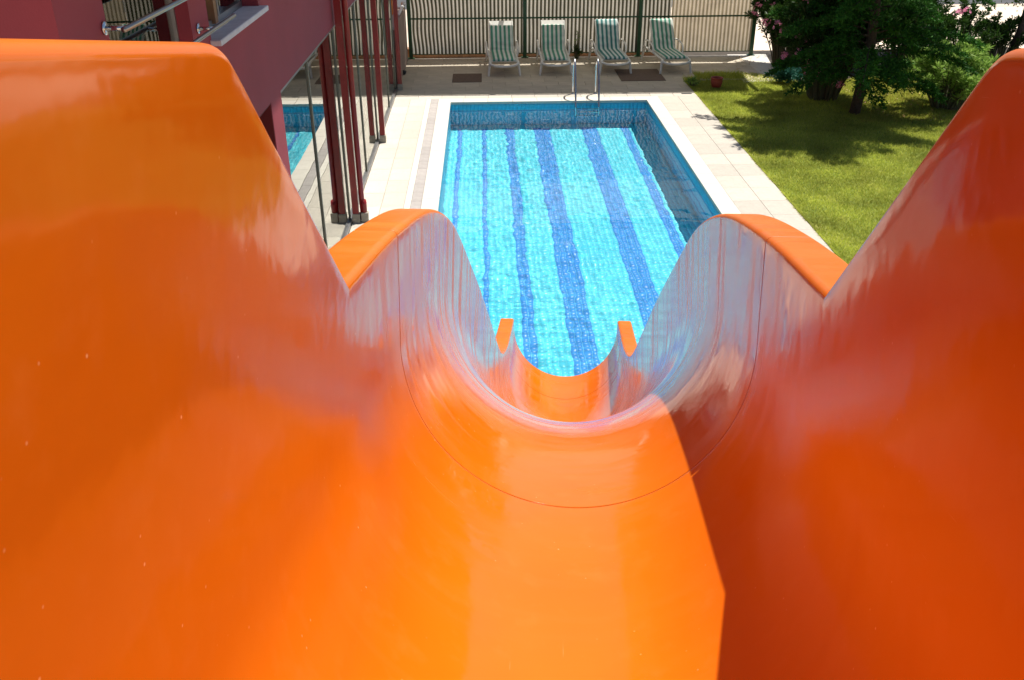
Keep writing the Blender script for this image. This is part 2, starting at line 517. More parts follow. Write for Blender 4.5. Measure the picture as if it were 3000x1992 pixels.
water.cycles.is_caustics_caster = True
for o in pool.children: o.cycles.is_caustics_receiver = True
pool.cycles.is_caustics_receiver = True

# ---- deck: slab under the tiles, tiles and coping slabs as pieces
g = MB()
BX = -1.95
def slabs(x0, x1, y0, y1): g.box(x0, x1, y0, y1, -.2, -.006)
slabs(BX-.3, PX0-.02, 4.0, PY1); slabs(PX1+.02, LAWNX, 4.0, PY1); slabs(BX-.3, LAWNX, PY1+.02, FY+.05)
slabs(LAWNX, 6.6, 21.55, FY+.05); slabs(LAWNX, 4.85, 20.9, 21.55)
deck = kind(g.build('deck', M_GROUT), 'structure')
cache = {}
def piece(name, x0, x1, y0, y1, mat, h=.012, gap=.004, lift=0):
    wv, dv = round(x1-x0-gap, 4), round(y1-y0-gap, 4)
    key = (wv, dv, h, mat.name)
    if key not in cache:
        b = MB(); b.box(-wv/2, wv/2, -dv/2, dv/2, -h, 0, 0, .003); cache[key] = b.mesh(name, mat)
    return link(name, cache[key], deck, ((x0+x1)/2, (y0+y1)/2, .006+lift+rnd.uniform(-.0008, .0008)))
# coping
cw = .25
n = 24
for i in range(n):
    y = PY1-(i+1)*(PY1-7.4)/n
    d = (PY1-7.4)/n
    piece('coping_slab', PX0-cw, PX0+.012, y, y+d, M_COPE, .05, .004, .004)
    piece('coping_slab', PX1-.012, PX1+.28, y, y+d, M_COPE, .05, .004, .004)
for i in range(9):
    d = (PX1+.28-(PX0-cw))/9
    piece('coping_slab', PX0-cw+i*d, PX0-cw+(i+1)*d, PY1-.008, PY1+.30, M_COPE, .05, .004, .004)
# left walk
for i in range(30):
    y = 19.67-(i+1)*.40
    piece('paver_strip', PX0-cw-.16, PX0-cw, y, y+.40, M_LILAC)
    piece('paver_strip', PX0-cw-.26, PX0-cw-.16, y, y+.40, M_COPE)
for i in range(20):
    y = 19.67-(i+1)*.6
    xs = np.linspace(BX+.02, PX0-cw-.26, 3)
    for j in range(2): piece('deck_tile', xs[j], xs[j+1], y, y+.6, M_CREAM)
    xs = np.linspace(PX1+.28, LAWNX-.01, 3)
    for j in range(2): piece('deck_tile', xs[j], xs[j+1], y, y+.6, M_CREAM)
# band in front of the loungers, still light stone
nxs = 13
xs = np.linspace(BX+.02, LAWNX-.01, nxs+1)
for j in range(nxs): piece('deck_tile', xs[j], xs[j+1], 19.67, 20.0, M_CREAM)
# terrace: rows of beige tiles
ys = np.linspace(20.0, FY-.04, 11)
for r_ in range(10):
    off = .3 if r_ % 2 else 0
    x = BX+.02
    first = True
    lim = LAWNX-.01 if ys[r_+1] < 21.2 else 6.5
    while x < lim-.05:
        x1 = x+(.3 if (first and off) else .6)
        if lim-x1 < .12: x1 = lim
        x1 = min(x1, lim)
        piece('deck_tile', x, x1, ys[r_], ys[r_+1], M_DECK)
        x = x1; first = False
piece('floor_drain', 4.26, 4.48, 19.84, 19.93, M_ALUD, .006, 0, .006)

# ---- lawn: soil bed, turf sheet with an uneven far edge, blades
def edge(x):   # far edge of the turf
    if x < 4.9: return 20.95
    return 21.5+.35*math.sin(x*2.3)-.55*max(0, min(1, (x-6.3)/1.5))-.0*x
g = MB()
g.box(LAWNX, 14.2, 4.0, 24.6, -.25, -.012)
kind(g.build('garden_soil', M_SOIL), 'structure')
g = MB()
xs = np.linspace(LAWNX+.004, 14, 70)
for i in range(len(xs)-1):
    a, b = xs[i], xs[i+1]
    ea, eb = edge(a), edge(b)
    g.add([(a, 4, -.006), (b, 4, -.006), (b, eb, -.006), (a, ea, -.006)], [(0, 1, 2, 3)])
kind(g.build('lawn', M_LAWN), 'structure')
# pale path between terrace and street
g = MB()
g.add([(5.88, 20.9, .002), (6.75, 21.0, .002), (7.25, 24.05, .002), (6.25, 24.05, .002)], [(0, 1, 2, 3)])
kind(g.build('path', M_COPE), 'structure')
g = MB()
g.add([(3, 24.2, -.026), (40, 24.6, -.026), (40, 31.5, -.026), (3, 31.5, -.026)], [(0, 1, 2, 3)])
kind(g.build('street_apron', simple('pale_paving', (.70, .57, .44), .9, .1, 1)), 'structure')
g = MB()
g.add([(-60, 32.2, -.026), (80, 32.2, -.026), (80, 38, -.026), (-60, 38, -.026)], [(0, 1, 2, 3)])
kind(g.build('road', M_ASPH), 'structure')

def blades(name, n, region, mat, h=(.025, .055), wd=.006, dens=None, keep_label=None):
    x0, x1, y0, y1 = region
    P = np.stack([rng.uniform(x0, x1, n), rng.uniform(y0, y1, n)], 1)
    ok = P[:, 1] < np.array([edge(x) for x in P[:, 0]])+rng.normal(0, .05, n)
    ok &= P[:, 0] > LAWNX-.012+np.abs(rng.normal(0, .008, n))*-1
    P = P[ok]; n = len(P)
    th = rng.uniform(0, 2*math.pi, n); hh = rng.uniform(h[0], h[1], n)
    ln = rng.uniform(.2, .9, n)*hh; la = rng.uniform(0, 2*math.pi, n)
    d = np.stack([np.cos(th), np.sin(th), 0*th], 1)*wd*rng.uniform(.6, 1.3, n)[:, None]
    b = np.concatenate([P, np.full((n, 1), -.006)], 1)
    tip = b+np.stack([np.cos(la)*ln, np.sin(la)*ln, hh], 1)
    V = np.stack([b-d, b+d, tip], 1).reshape(-1, 3)
    F = np.arange(3*n).reshape(-1, 3)
    return kind(link(name, npmesh(name, V, F, mat)), 'stuff')
blades('grass', 330000, (LAWNX, 11.5, 9.6, 22.2), M_GRASS)
blades('grass', 26000, (7.3, 10.2, 17.4, 21.4), M_GRASSB)
tag(bpy.data.objects['grass'], 'short bright green grass covering the lawn beside the pool walk', 'grass')
tag(bpy.data.objects['grass.001'], 'dry yellowish grass patch under and behind the conifer', 'dry grass')
# blades spilling over the paving edge
n = 9000
P = np.stack([LAWNX-np.abs(rng.normal(0, .016, n)), rng.uniform(10.2, 20.9, n)], 1)
P = P[np.sin(P[:, 1]*3.1)+np.sin(P[:, 1]*7.7)*.7+rng.normal(0, .8, n) > -.2]; n = len(P)
th = rng.uniform(0, 6.28, n); hh = rng.uniform(.015, .04, n); la = rng.uniform(2.2, 4.1, n); ln = rng.uniform(.02, .06, n)
d = np.stack([np.cos(th), np.sin(th), 0*th], 1)*.006
b = np.concatenate([P+[.03, 0], np.full((n, 1), .004)], 1)
V = np.stack([b-d, b+d, b+np.stack([np.cos(la)*ln, np.sin(la)*ln, hh], 1)], 1).reshape(-1, 3)
o = kind(link('grass', npmesh('grass', V, np.arange(3*n).reshape(-1, 3), M_GRASS)), 'stuff')
tag(o, 'ragged grass fringe spilling onto the pale paving beside the lawn', 'grass')
# longer tufts along the terrace corner
n = 2600
P = np.stack([rng.uniform(4.55, 6.0, n), 20.95+.25*rng.standard_normal(n)*.3+.42*np.clip(rng.uniform(0, 1, n), 0, 1)], 1)
P[:, 1] = np.where(P[:, 0] > 4.9, P[:, 1]+.35, P[:, 1]-.15)
th = rng.uniform(0, 6.28, n); hh = rng.uniform(.05, .15, n); la = rng.uniform(0, 6.28, n); ln = hh*rng.uniform(.2, .8, n)
d = np.stack([np.cos(th), np.sin(th), 0*th], 1)*.007
b = np.concatenate([P, np.full((n, 1), -.006)], 1)
V = np.stack([b-d, b+d, b+np.stack([np.cos(la)*ln, np.sin(la)*ln, hh], 1)], 1).reshape(-1, 3)
o = kind(link('grass', npmesh('grass', V, np.arange(3*n).reshape(-1, 3), M_GRASS)), 'stuff')
tag(o, 'longer grass fringe growing along the shaded corner of the beige terrace', 'grass')
# dry leaves
def litter(name, n, x0, x1, y0, y1, z, label):
    c = np.stack([rng.uniform(x0, x1, n), rng.uniform(y0, y1, n), np.full(n, z)+rng.uniform(0, .02, n)], 1)
    a = rng.uniform(0, 6.28, n); s_ = rng.uniform(.012, .03, n)
    u = np.stack([np.cos(a), np.sin(a), rng.uniform(-.4, .4, n)], 1)*s_[:, None]
    v = np.stack([-np.sin(a), np.cos(a), rng.uniform(-.4, .4, n)], 1)*s_[:, None]*.5
    V = np.stack([c-u, c+v, c+u, c-v], 1).reshape(-1, 3)
    o = kind(link(name, npmesh(name, V, np.arange(4*n).reshape(-1, 4), M_LITTER)), 'stuff'); tag(o, label, 'fallen leaves')
litter('fallen_leaves', 260, 7.8, 9.8, 17.3, 20.6, .03, 'pale dry leaves scattered on the lawn right of the conifer')
litter('fallen_leaves', 160, 6.0, 7.0, 20.9, 23.8, .01, 'dry leaves scattered on the pale path by the street corner')

# ================================================================== BUILDING
FZ = 2.70
bld = thing('building', 'maroon rendered building with tall glass front along the left of the pool', 'building', (BX, 12, 0))
def bp(name, g, mat, par=bld, smooth=False):
    o = g.build(name, mat, par, smooth); o.matrix_parent_inverse = Matrix.Translation((-BX, -12, 0)); return o
g = MB()
T = .28
xi = BX-T
def W(y0, y1, z0, z1): g.box(xi, BX, y0, y1, z0, z1)
TOP = 6.6
w1 = (5.0, 6.42, 3.05, 5.2); w2 = (6.84, 8.42, 3.53, 5.2); nic = (7.72, 8.42, 1.2, 2.70)
# upper band pieces between openings (butted, no overlap)
W(4.42, w1[0], FZ, TOP)
W(w1[0], w1[1], FZ, w1[2]); W(w1[0], w1[1], w1[3], TOP)
W(w1[1], w2[0], FZ, TOP)
W(w2[0], w2[1], FZ, w2[2]); W(w2[0], w2[1], w2[3], TOP)
W(w2[1], 20.62, FZ, TOP)
# ground floor
W(4.42, nic[0], 0, FZ); W(nic[0], nic[1], 0, nic[2]); W(nic[1], 8.87, 0, FZ)
bp('wall', g, M_MAROON)
g = MB(); g.box(-9, xi-.002, 4.42, 4.7, 0, TOP); bp('end_wall', g, M_MAROON)
g = MB(); g.box(-9, xi-.002, 20.4, 20.62, 0, TOP); bp('end_wall', g, M_MAROON)
g = MB(); g.box(-9.02, BX+1.12, 4.40, 20.64, TOP, TOP+.25); bp('roof', g, M_CONC)
g = MB(); g.box(-6.0, -5.9, 4.7, 20.4, .02, TOP); bp('inner_wall', g, M_DARKIN)
g = MB(); g.box(-5.9, xi-.01, 4.7, 20.4, -.1, .015); g.box(-5.9, xi-.01, 4.7, 20.4, FZ+.02, FZ+.3); bp('inner_floor', g, M_FLOORIN)
def window(op, depth, mull=True):
    y0, y1, z0, z1 = op
    x = BX-depth
    f = MB(); fw_ = .05 if mull else .022
    f.box(x-.05, x, y0, y0+fw_, z0, z1); f.box(x-.05, x, y1-fw_, y1, z0, z1)
    f.box(x-.05, x, y0+fw_, y1-fw_, z0, z0+fw_); f.box(x-.05, x, y0+fw_, y1-fw_, z1-fw_, z1)
    ym = (y0+y1)/2
    if mull: f.box(x-.045, x+.005, ym-.02, ym+.02, z0+fw_, z1-fw_)
    wo = bp('window', f, M_ALU)
    p = MB(); p.box(x-.03, x-.024, y0+fw_, y1-fw_, z0+fw_, z1-fw_)
    p.build('pane', M_PANE if op[2] > 2 else M_GLASS, wo)
    return wo
def sub(name, g, mat, par, smooth=False):
    return g.build(name, mat, par, smooth)
def curtain(y0, y1, z0, z1, x, amp=.008, pl=.085, mat=M_CURT):
    Y = np.arange(y0, y1, .006); Z = np.array([z0, (z0+z1)/2, z1])
    V = []; 
    for z in Z:
        for y in Y:
            V.append((x+amp*math.sin(2*math.pi*y/pl+1.5*math.sin(y*7))+.01*math.sin(z*3+y*9), y, z))
    n = len(Y); F = []
    for i in range(2):
        for j in range(n-1): F.append((i*n+j, i*n+j+1, (i+1)*n+j+1, (i+1)*n+j))
    return npmesh('curtain', V, F, mat, True)
def addcurt(*a, par, **k):
    return link('curtain', curtain(*a, **k), par)
wo = window(w1, .09, mull=False); addcurt(w1[0]+.03, w1[1]-.02, w1[2], w1[3], BX-.19, par=wo)
wo2 = window(w2, .14); addcurt(w2[0]+.05, w2[0]+.62, w2[2], w2[3], BX-.24, par=wo2)
addcurt(w2[0]+.75, w2[1]-.06, w2[2]+.05, w2[3], BX-.23, par=wo2, amp=.05, pl=.2, mat=M_CLOTH)
g = MB(); g.box(BX-.19, BX-.11, 7.42, 7.50, w2[2]+.02, w2[3]-.02); sub('jamb', g, M_WOOD, wo2)
g = MB(); g.box(BX-.14, BX+.075, w2[0]-.03, w2[1]+.04, w2[2]-.035, w2[2]+.005, 0, .006); sub('sill', g, M_SILL, wo2)
wo3 = window(nic, .24)
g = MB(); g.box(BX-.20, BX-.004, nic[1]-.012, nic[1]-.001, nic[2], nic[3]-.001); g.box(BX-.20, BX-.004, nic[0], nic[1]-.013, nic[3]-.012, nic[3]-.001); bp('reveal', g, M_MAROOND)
# glass front
div = [8.87, 10.41, 12.44, 14.62, 16.48, 18.82, 20.50]
for i in range(len(div)-1):
    a, b_ = div[i]+.022, div[i+1]-.022
    p = MB(); p.box(BX-.03, BX-.02, a, b_, .06, FZ-.03)
    bp('glass_panel', p, M_GLASS)
for y in div:
    f = MB(); f.box(BX-.05, BX-.004, y-.02, y-.005, .06, FZ-.03); f.box(BX-.05, BX-.004, y+.005, y+.02, .06, FZ-.03); f.box(BX-.05, BX-.014, y-.0045, y+.0045, .06, FZ-.03, 1)
    bp('mullion', f, [M_MULL, M_ALUD])
f = MB(); f.box(BX-.055, BX+.012, 8.87, 20.52, .0, .055); bp('base_rail', f, M_ALU)
f = MB(); f.box(BX-.055, BX-.006, 8.87, 20.52, FZ-.03, FZ-.001); bp('top_rail', f, M_ALU)
# columns in front of the glass
def column(y, twin):
    f = MB()
    f.box(BX+.03, BX+.118, y-.045, y+.045, .14, FZ-.002 if twin else TOP+.0-.01, 0)
    cobj = bp('column', f, M_RED)
    k = MB(); k.box(BX+.022, BX+.13, y-.06, y+.06, .008, .139, 0, .008); sub('column_foot', k, M_CONC, cobj)
    if twin:
        k = MB()
        P = [(BX+.165, y+.03, 6.4), (BX+.165, y+.03, .42), (BX+.195, y+.01, .33), (BX+.195, y+.01, .15)]
        k.tube(curve_pts(P, 5), .038, 14); sub('downpipe', k, M_RED, cobj, True)
        k = MB(); k.box(BX+.15, BX+.245, y-.035, y+.06, .008, .15, 0, .006); sub('column_foot', k, M_CONC, cobj)
        k = MB(); k.box(BX+.03, BX+.118, y-.045, y+.045, FZ, TOP-.01); sub('upper_post', k, M_RED, cobj)
column(12.44, True); column(16.48, False); column(20.56, False)
# balcony rails in front of the first window
for z, y0, y1 in ((3.93, 4.90, 7.1), (3.66, 4.90, 7.1)):
    f = MB(); X = BX+.12
    f.tube([(X, y0, z), (X, y1, z)], .015, 12)
    r_ = bp('balcony_rail', f, M_RAIL, smooth=True)
    for y in (y0+.05, 6.55):
        k = MB(); k.tube([(BX+.008, y, z), (X, y, z)], .013, 10); k.tube([(BX+.001, y, z), (BX+.012, y, z)], .034, 16)
        sub('bracket', k, M_STEEL, r_, True)

# low planter wall between building and fence
pw = thing('planter_wall', 'low greyish pink wall with white pipe on top joining the building to the fence', 'wall', (-1.95, 22.3, 0))
def loc_par(o, p): o.parent = p; o.matrix_parent_inverse = Matrix.Translation(-Vector(p.location)); return o
g = MB(); g.box(-2.15, -1.93, 20.66, 23.8, 0, 1.27, 0, .01); loc_par(g.build('wall', M_PLANT), pw)
g = MB(); g.tube([(-1.97, 22.35, 1.33), (-1.97, 23.75, 1.33)], .035, 12); g.lathe([(0, .06), (.05, .045), (.06, 0), (.05, -.045), (0, -.06)], 12, (-1.97, 23.78, 1.35)); loc_par(g.build('pipe', M_PIPE, smooth=True), pw)
g = MB(); g.tube([(-1.955, 22.1, 0), (-1.90, 22.1, .06), (-1.89, 22.1, .1)], .05, 10); loc_par(g.build('pipe_foot', M_ALUD, smooth=True), pw)
g = MB(); g.box(-2.55, -2.16, 22.9, 24.3, 0, 1.75); tag(g.build('cabinet', M_ORANGE), 'orange brown box standing behind the low greyish pink wall', 'box')

# ================================================================== FENCE
fence = thing('fence', 'tall fence of pleated striped fabric on green posts behind the loungers', 'fence', (2.5, FY, 0))
FH = 3.0
for x in (-1.86, 1.03, 3.93, 6.83):
    g = MB(); g.box(x-.045, x+.045, FY-.045, FY+.045, 0, FH, 0, .004)
    g.box(x-.09, x+.09, FY-.09, FY+.09, .004, .014)
    loc_par(g.build('post', M_GREEN), fence)
for a, b_ in ((-1.815, .985), (1.075, 3.885), (3.975, 6.785)):
    for z, r_ in ((.975, .018), (2.0, .018), (FH-.04, .02)):
        g = MB(); g.box(a, b_, FY-.05, FY-.02, z-r_, z+r_); loc_par(g.build('rail', M_GREEN), fence)
def fabric(x0, x1, z0, z1, warp, ph):
    X = np.arange(x0, x1, .0121); Z = np.linspace(z0, z1, 30)
    XX, ZZ = np.meshgrid(X, Z, indexing='ij')
    w_ = warp*(np.sin(ZZ*2.6+ph)*.5+np.sin(ZZ*6.1+ph*2)*.5)*np.exp(-((XX-x0)/.9)**2)
    lean = (XX-(x0+x1)/2)/(x1-x0)*.0
    YY = FY+.012+.012*np.sin(2*math.pi*XX/.097)+.02*np.sin(XX*2.1+ph)+.02*np.sin(ZZ*1.7+XX*.8)
    V = np.stack([XX+w_+lean, YY, ZZ], -1).reshape(-1, 3); n = len(Z)
    I = np.arange(len(X)-1)[:, None]*n+np.arange(n-1)[None]
    F = np.stack([I, I+n, I+n+1, I+1], -1).reshape(-1, 4)
    me = npmesh('fabric_panel', V, F, M_FAB1, True)
    # the print follows the cloth, not space
    uv = me.uv_layers.new(name='UVMap'); co = np.stack([XX, ZZ], -1).reshape(-1, 2)
    li = np.empty(len(me.loops), np.int32); me.loops.foreach_get('vertex_index', li)
    uv.data.foreach_set('uv', co[li].ravel().astype(np.float32))
    return me
for M_, lt in ((M_FAB1, 0), (M_FAB2, 0), (M_CAN, 0)):
    tcn = [n for n in M_.node_tree.nodes if n.type == 'TEX_COORD'][0]
    mpn = [n for n in M_.node_tree.nodes if n.type == 'MAPPING'][0]
    M_.node_tree.links.new(tcn.outputs['UV'], mpn.inputs[0])
for a, b_, wv, ph, mt in ((-1.84, 1.0, .035, .4, M_FAB1), (1.06, 3.9, .006, 2., M_FAB1), (3.96, 4.70, .004, 1., M_FAB1), (4.715, 6.80, .006, 3., M_FAB2)):
    me = fabric(a, b_, .115, FH-.06, wv, ph); me.materials.clear(); me.materials.append(mt)
    loc_par(link('fabric_panel', me), fence)
g = MB(); g.tube([(-1.8, FY+.01, .105), (6.78, FY+.01, .105)], .013, 8); loc_par(g.build('bottom_bar', M_GREEN, smooth=True), fence)
# ground at the foot stays sunlit; brown plinth added for the shaded band beyond
g = MB(); g.box(-2.0, 4.6, 24.16, 24.35, -.03, .22, 0, .02); tag(g.build('shade_band_plinth', M_WOOD), 'low brown plinth added just outside the striped fence for the dark band of shade', 'wall')
# canopy over the loungers (above the picture, its shade lies on the terrace)
can = thing('canopy', 'flat striped fabric canopy on green beams over the loungers', 'canopy', (2.5, 22, 3))
CZ = 3.05
xl0, xl1, xr0, xr1 = -1.9, -1.9, 6.62, 7.15
ny_ = 20
V = []; UVc = []
Xn = np.linspace(0, 1, 90)
for j in range(ny_+1):
    v = j/ny_; y = 20.84+v*(FY-.12-20.84)
    for u in Xn:
        x = (xl0+(xl1-xl0)*v)*(1-u)+(xr0+(xr1-xr0)*v)*u
        V.append((x, y, CZ-.05*math.sin(math.pi*v)*math.sin(u*math.pi*3)**2)); UVc.append((x, y))
n = len(Xn)
F = [(j*n+i, j*n+i+1, (j+1)*n+i+1, (j+1)*n+i) for j in range(ny_) for i in range(n-1)]
me = npmesh('canopy_fabric', V, F, M_CAN, True)
uv = me.uv_layers.new(name='UVMap'); li = np.empty(len(me.loops), np.int32); me.loops.foreach_get('vertex_index', li)
uv.data.foreach_set('uv', np.array(UVc, np.float32)[li].ravel())
loc_par(link('canopy_fabric', me), can)
for x in (-1.86, 1.03, 3.93, 6.83):
    g = MB(); g.box(x-.05, x+.05, 20.82, FY-.05, CZ+.03, CZ+.12); loc_par(g.build('beam', M_GREEN), can)
g = MB(); g.box(-1.95, 6.75, 20.78, 20.82, CZ+.02, CZ+.1); loc_par(g.build('beam', M_GREEN), can)

# doormats
for x0, x1, y0, y1, lb in ((-.75, -.07, 21.2, 22.08, 'small brown mat lying left of the leftmost lounger'), (3.12, 4.15, 21.13, 22.37, 'large brown mat lying between the two right loungers')):
    g = MB(); g.box((x0-x1)/2, (x1-x0)/2, (y0-y1)/2, (y1-y0)/2, 0, .009, 0, .003)
    k = 14
    o = g.build('floor_mat', M_MAT, None, False, ((x0+x1)/2, (y0+y1)/2, .008)); tag(o, lb, 'mat', 'brown floor mats on the terrace')

# ================================================================== LOUNGERS
def lounger():
    t_ = thing('sun_lounger', '', 'sun lounger', group='striped sun loungers in a row before the fence')
    W2 = .325
    # side rails as swept plastic profiles: from foot end to head end
    for s in (-1, 1):
        P = [(s*W2, -1.05, .27), (s*W2, -.9, .315), (s*W2, -.4, .33), (s*W2, .3, .33), (s*W2, .75, .33)]
        g = MB(); g.tube(curve_pts(P, 6), .026, 10); g.build('side_rail', M_PLASTIC, t_, True)
        for y, yf in ((-.93, -1.0), (.62, .74)):
            g = MB()
            P = [(s*(W2-.0), y, .32), (s*(W2+.02), (y+yf)/2, .2), (s*(W2+.045), yf, .02), (s*(W2+.045), yf, .0)]
            g.tube(curve_pts(P, 5), [.036-.0012*i for i in range(16)], 10); g.build('leg', M_PLASTIC, t_, True)
        g = MB()   # armrest: hoop over the hinge
        P = [(s*(W2+.03), -.30, .33), (s*(W2+.045), -.24, .47), (s*(W2+.05), -.05, .54), (s*(W2+.05), .30, .55), (s*(W2+.05), .52, .50), (s*(W2+.03), .60, .33)]
        g.tube(curve_pts(P, 6), .02, 8); g.build('armrest', M_PLASTIC, t_, True)
    g = MB()  # curved front lip
    P = [(-W2, -1.03, .285), (-.2, -1.085, .25), (0, -1.10, .24), (.2, -1.085, .25), (W2, -1.03, .285)]
    g.tube(curve_pts(P, 6), .028, 10); g.build('front_lip', M_PLASTIC, t_, True)
    for i in range(9):
        y = -.95+i*.115
        g = MB(); g.box(-W2+.02, W2-.02, y, y+.085, .315, .333, 0, .005); g.build('slat', M_PLASTIC, t_)
    a = math.radians(56); c, s_ = math.cos(a), math.sin(a)
    HY, HZ, BL = .06, .335, .78
    g = MB()
    def bk(u, v, w_): return (u, HY+v*c-w_*s_, HZ+v*s_+w_*c)
    for s in (-1, 1):
        g.tube([bk(s*.27, v, 0) for v in (0, .3, .6, BL-.04, BL)], .022, 8)
    # solid head panel and slats
    for v0, v1 in [(i*.095, i*.095+.07) for i in range(7)]+[(.66, BL+.02)]:
        q = [bk(u, v, w_) for w_ in (-.008, .01) for (u, v) in ((-.29, v0), (.29, v0), (.29, v1), (-.29, v1))]
        g.add(q, [(0,3,2,1),(4,5,6,7),(0,1,5,4),(1,2,6,5),(2,3,7,6),(3,0,4,7)])
    g.build('backrest', M_PLASTIC, t_)
    for s in (-1, 1):
        g = MB(); g.tube([bk(s*.22, .45, -.01), (s*.22, .66, .34)], .012, 6); g.build('back_strut', M_PLASTIC, t_)
    return t_
def cushion(seed, full, mat):
    """one padded mattress folded at the hinge, with wrinkles"""
    r = random.Random(seed)
    a = math.radians(56); HY, HZ = .06, .335
    th = .05; hw = .275
    L1, L2 = 1.06, (.80 if full else .68)
    NU, NV = 22, 60
    ph = [r.uniform(0, 6.28) for _ in range(8)]
    def path(v):   # v from -L1 .. L2 along the mattress
        R_ = .10
        if v < -R_: return (HY+v, HZ, 0)
        if v > R_: return (HY+R_*.0+math.cos(a)*v, HZ+math.sin(a)*v, a)
        t = (v+R_)/(2*R_)
        p0 = Vector((HY-R_, HZ)); p1 = Vector((HY, HZ)); p2 = Vector((HY+math.cos(a)*R_, HZ+math.sin(a)*R_))
        p = (1-t)**2*p0+2*t*(1-t)*p1+t*t*p2
        return (p.x, p.y, a*t)
    V = []
    def pt(u, v, side):
        y, z, an = path(v)
        e = min(1, (hw-abs(u))/.03, (v+L1)/.03+.0, (L2-v)/.03); e = max(e, 0)
        wr = 0
        if v > -.05:
            wr = .010*math.sin(v*34+u*7*math.sin(ph[0])+ph[1])*math.exp(-((v-.22-.1*math.sin(ph[2]))/.22)**2)+.007*math.sin(v*21-u*16+ph[3])*math.exp(-((v-.35)/.25)**2)
        wr += .003*math.sin(u*24+ph[4])*math.sin(v*9+ph[5])
        n = .012+(th*(.35+.65*math.sqrt(e))+wr if side else 0)
        return (u*(1+.02*math.sin(v*6+ph[6])), y-n*math.sin(an), z+n*math.cos(an))
    for side in (0, 1):
        for i in range(NU+1):
            for j in range(NV+1):
                V.append(pt(-hw+2*hw*i/NU, -L1+(L1+L2)*j/NV, side))
    m_ = (NU+1)*(NV+1); F = []
    idx = lambda s, i, j: s*m_+i*(NV+1)+j
    for i in range(NU):
        for j in range(NV):
            F.append((idx(1,i,j), idx(1,i+1,j), idx(1,i+1,j+1), idx(1,i,j+1)))
            F.append((idx(0,i,j), idx(0,i,j+1), idx(0,i+1,j+1), idx(0,i+1,j)))
    for i in range(NU):
        F.append((idx(0,i,0), idx(0,i+1,0), idx(1,i+1,0), idx(1,i,0)))
        F.append((idx(0,i+1,NV), idx(0,i,NV), idx(1,i,NV), idx(1,i+1,NV)))
    for j in range(NV):
        F.append((idx(0,0,j+1), idx(0,0,j), idx(1,0,j), idx(1,0,j+1)))
        F.append((idx(0,NU,j), idx(0,NU,j+1), idx(1,NU,j+1), idx(1,NU,j)))
    return npmesh('cushion', V, F, mat, True)
L = lounger()
spots = [((.43, 22.82, 0), .03, 1, False, M_CUSH, 'leftmost lounger, white headrest bare above its green striped cushion', 'green and white striped cushion folded on the leftmost lounger'),
         ((1.68, 22.86, 0), -.01, 2, False, M_CUSH, 'second lounger from the left, in front of the fence right of a green post', 'creased green and white striped cushion on the second lounger from the left'),
         ((3.03, 22.88, 0), .05, 3, True, M_CUSHB, 'third lounger from the left, just beside the left edge of the large mat', 'dark green striped cushion covering the whole back of the third lounger'),
         ((4.40, 22.86, 0), .10, 4, True, M_CUSH, 'rightmost lounger, turned slightly, before the beige fabric panel', 'green and white striped cushion on the rightmost lounger')]
for i, (p, rz, sd_, full, mt, lb, cl) in enumerate(spots):
    if i == 0: o = L; o.location = p; o.rotation_euler = (0, 0, rz); o['label'] = lb
    else: o = dup(L, p, rz, lb)
    c_ = link('lounger_cushion', cushion(sd_, full, mt), None, p, rz)
    tag(c_, cl, 'cushion', 'striped cushions on the loungers')

# ================================================================== POOL LADDER, POT, SMALL THINGS
lad = thing('pool_ladder', 'stainless steel ladder with two looped handrails at the far pool edge', 'pool ladder', (2.15, PY1, 0))
for s in (-1, 1):
    g = MB(); x = s*.245
    P = [(x, .62, 0), (x, .62, .45), (x, .60, .66), (x, .47, .78), (x, .30, .74), (x, .10, .45), (x, -.09, -.05), (x, -.13, -.25), (x, -.13, -.80)]
    g.tube(curve_pts(P, 7), .021, 14); h = g.build('handrail', M_STEEL, lad, True)
    g = MB(); g.lathe([(.0, .012), (.045, .012), (.05, .0)], 18, (x, .62, .008)); g.build('base_flange', M_STEEL, h, True)
for z in (-.22, -.48, -.74):
    g = MB(); g.box(-.22, .22, -.175, -.10, z-.015, z+.012, 0, .004); g.build('step', M_STEEL, lad)

g = MB()
g.lathe([(0, .005), (.085, .005), (.10, .02), (.125, .10), (.13, .17), (.122, .20), (.135, .205), (.135, .225), (.118, .225), (.105, .19), (.10, .15), (0, .15)], 26)
pot = g.build('flower_pot', M_TERRA, None, True, (5.14, 20.43, .0)); tag(pot, 'empty round terracotta pot standing on the grass at the terrace corner', 'flower pot')

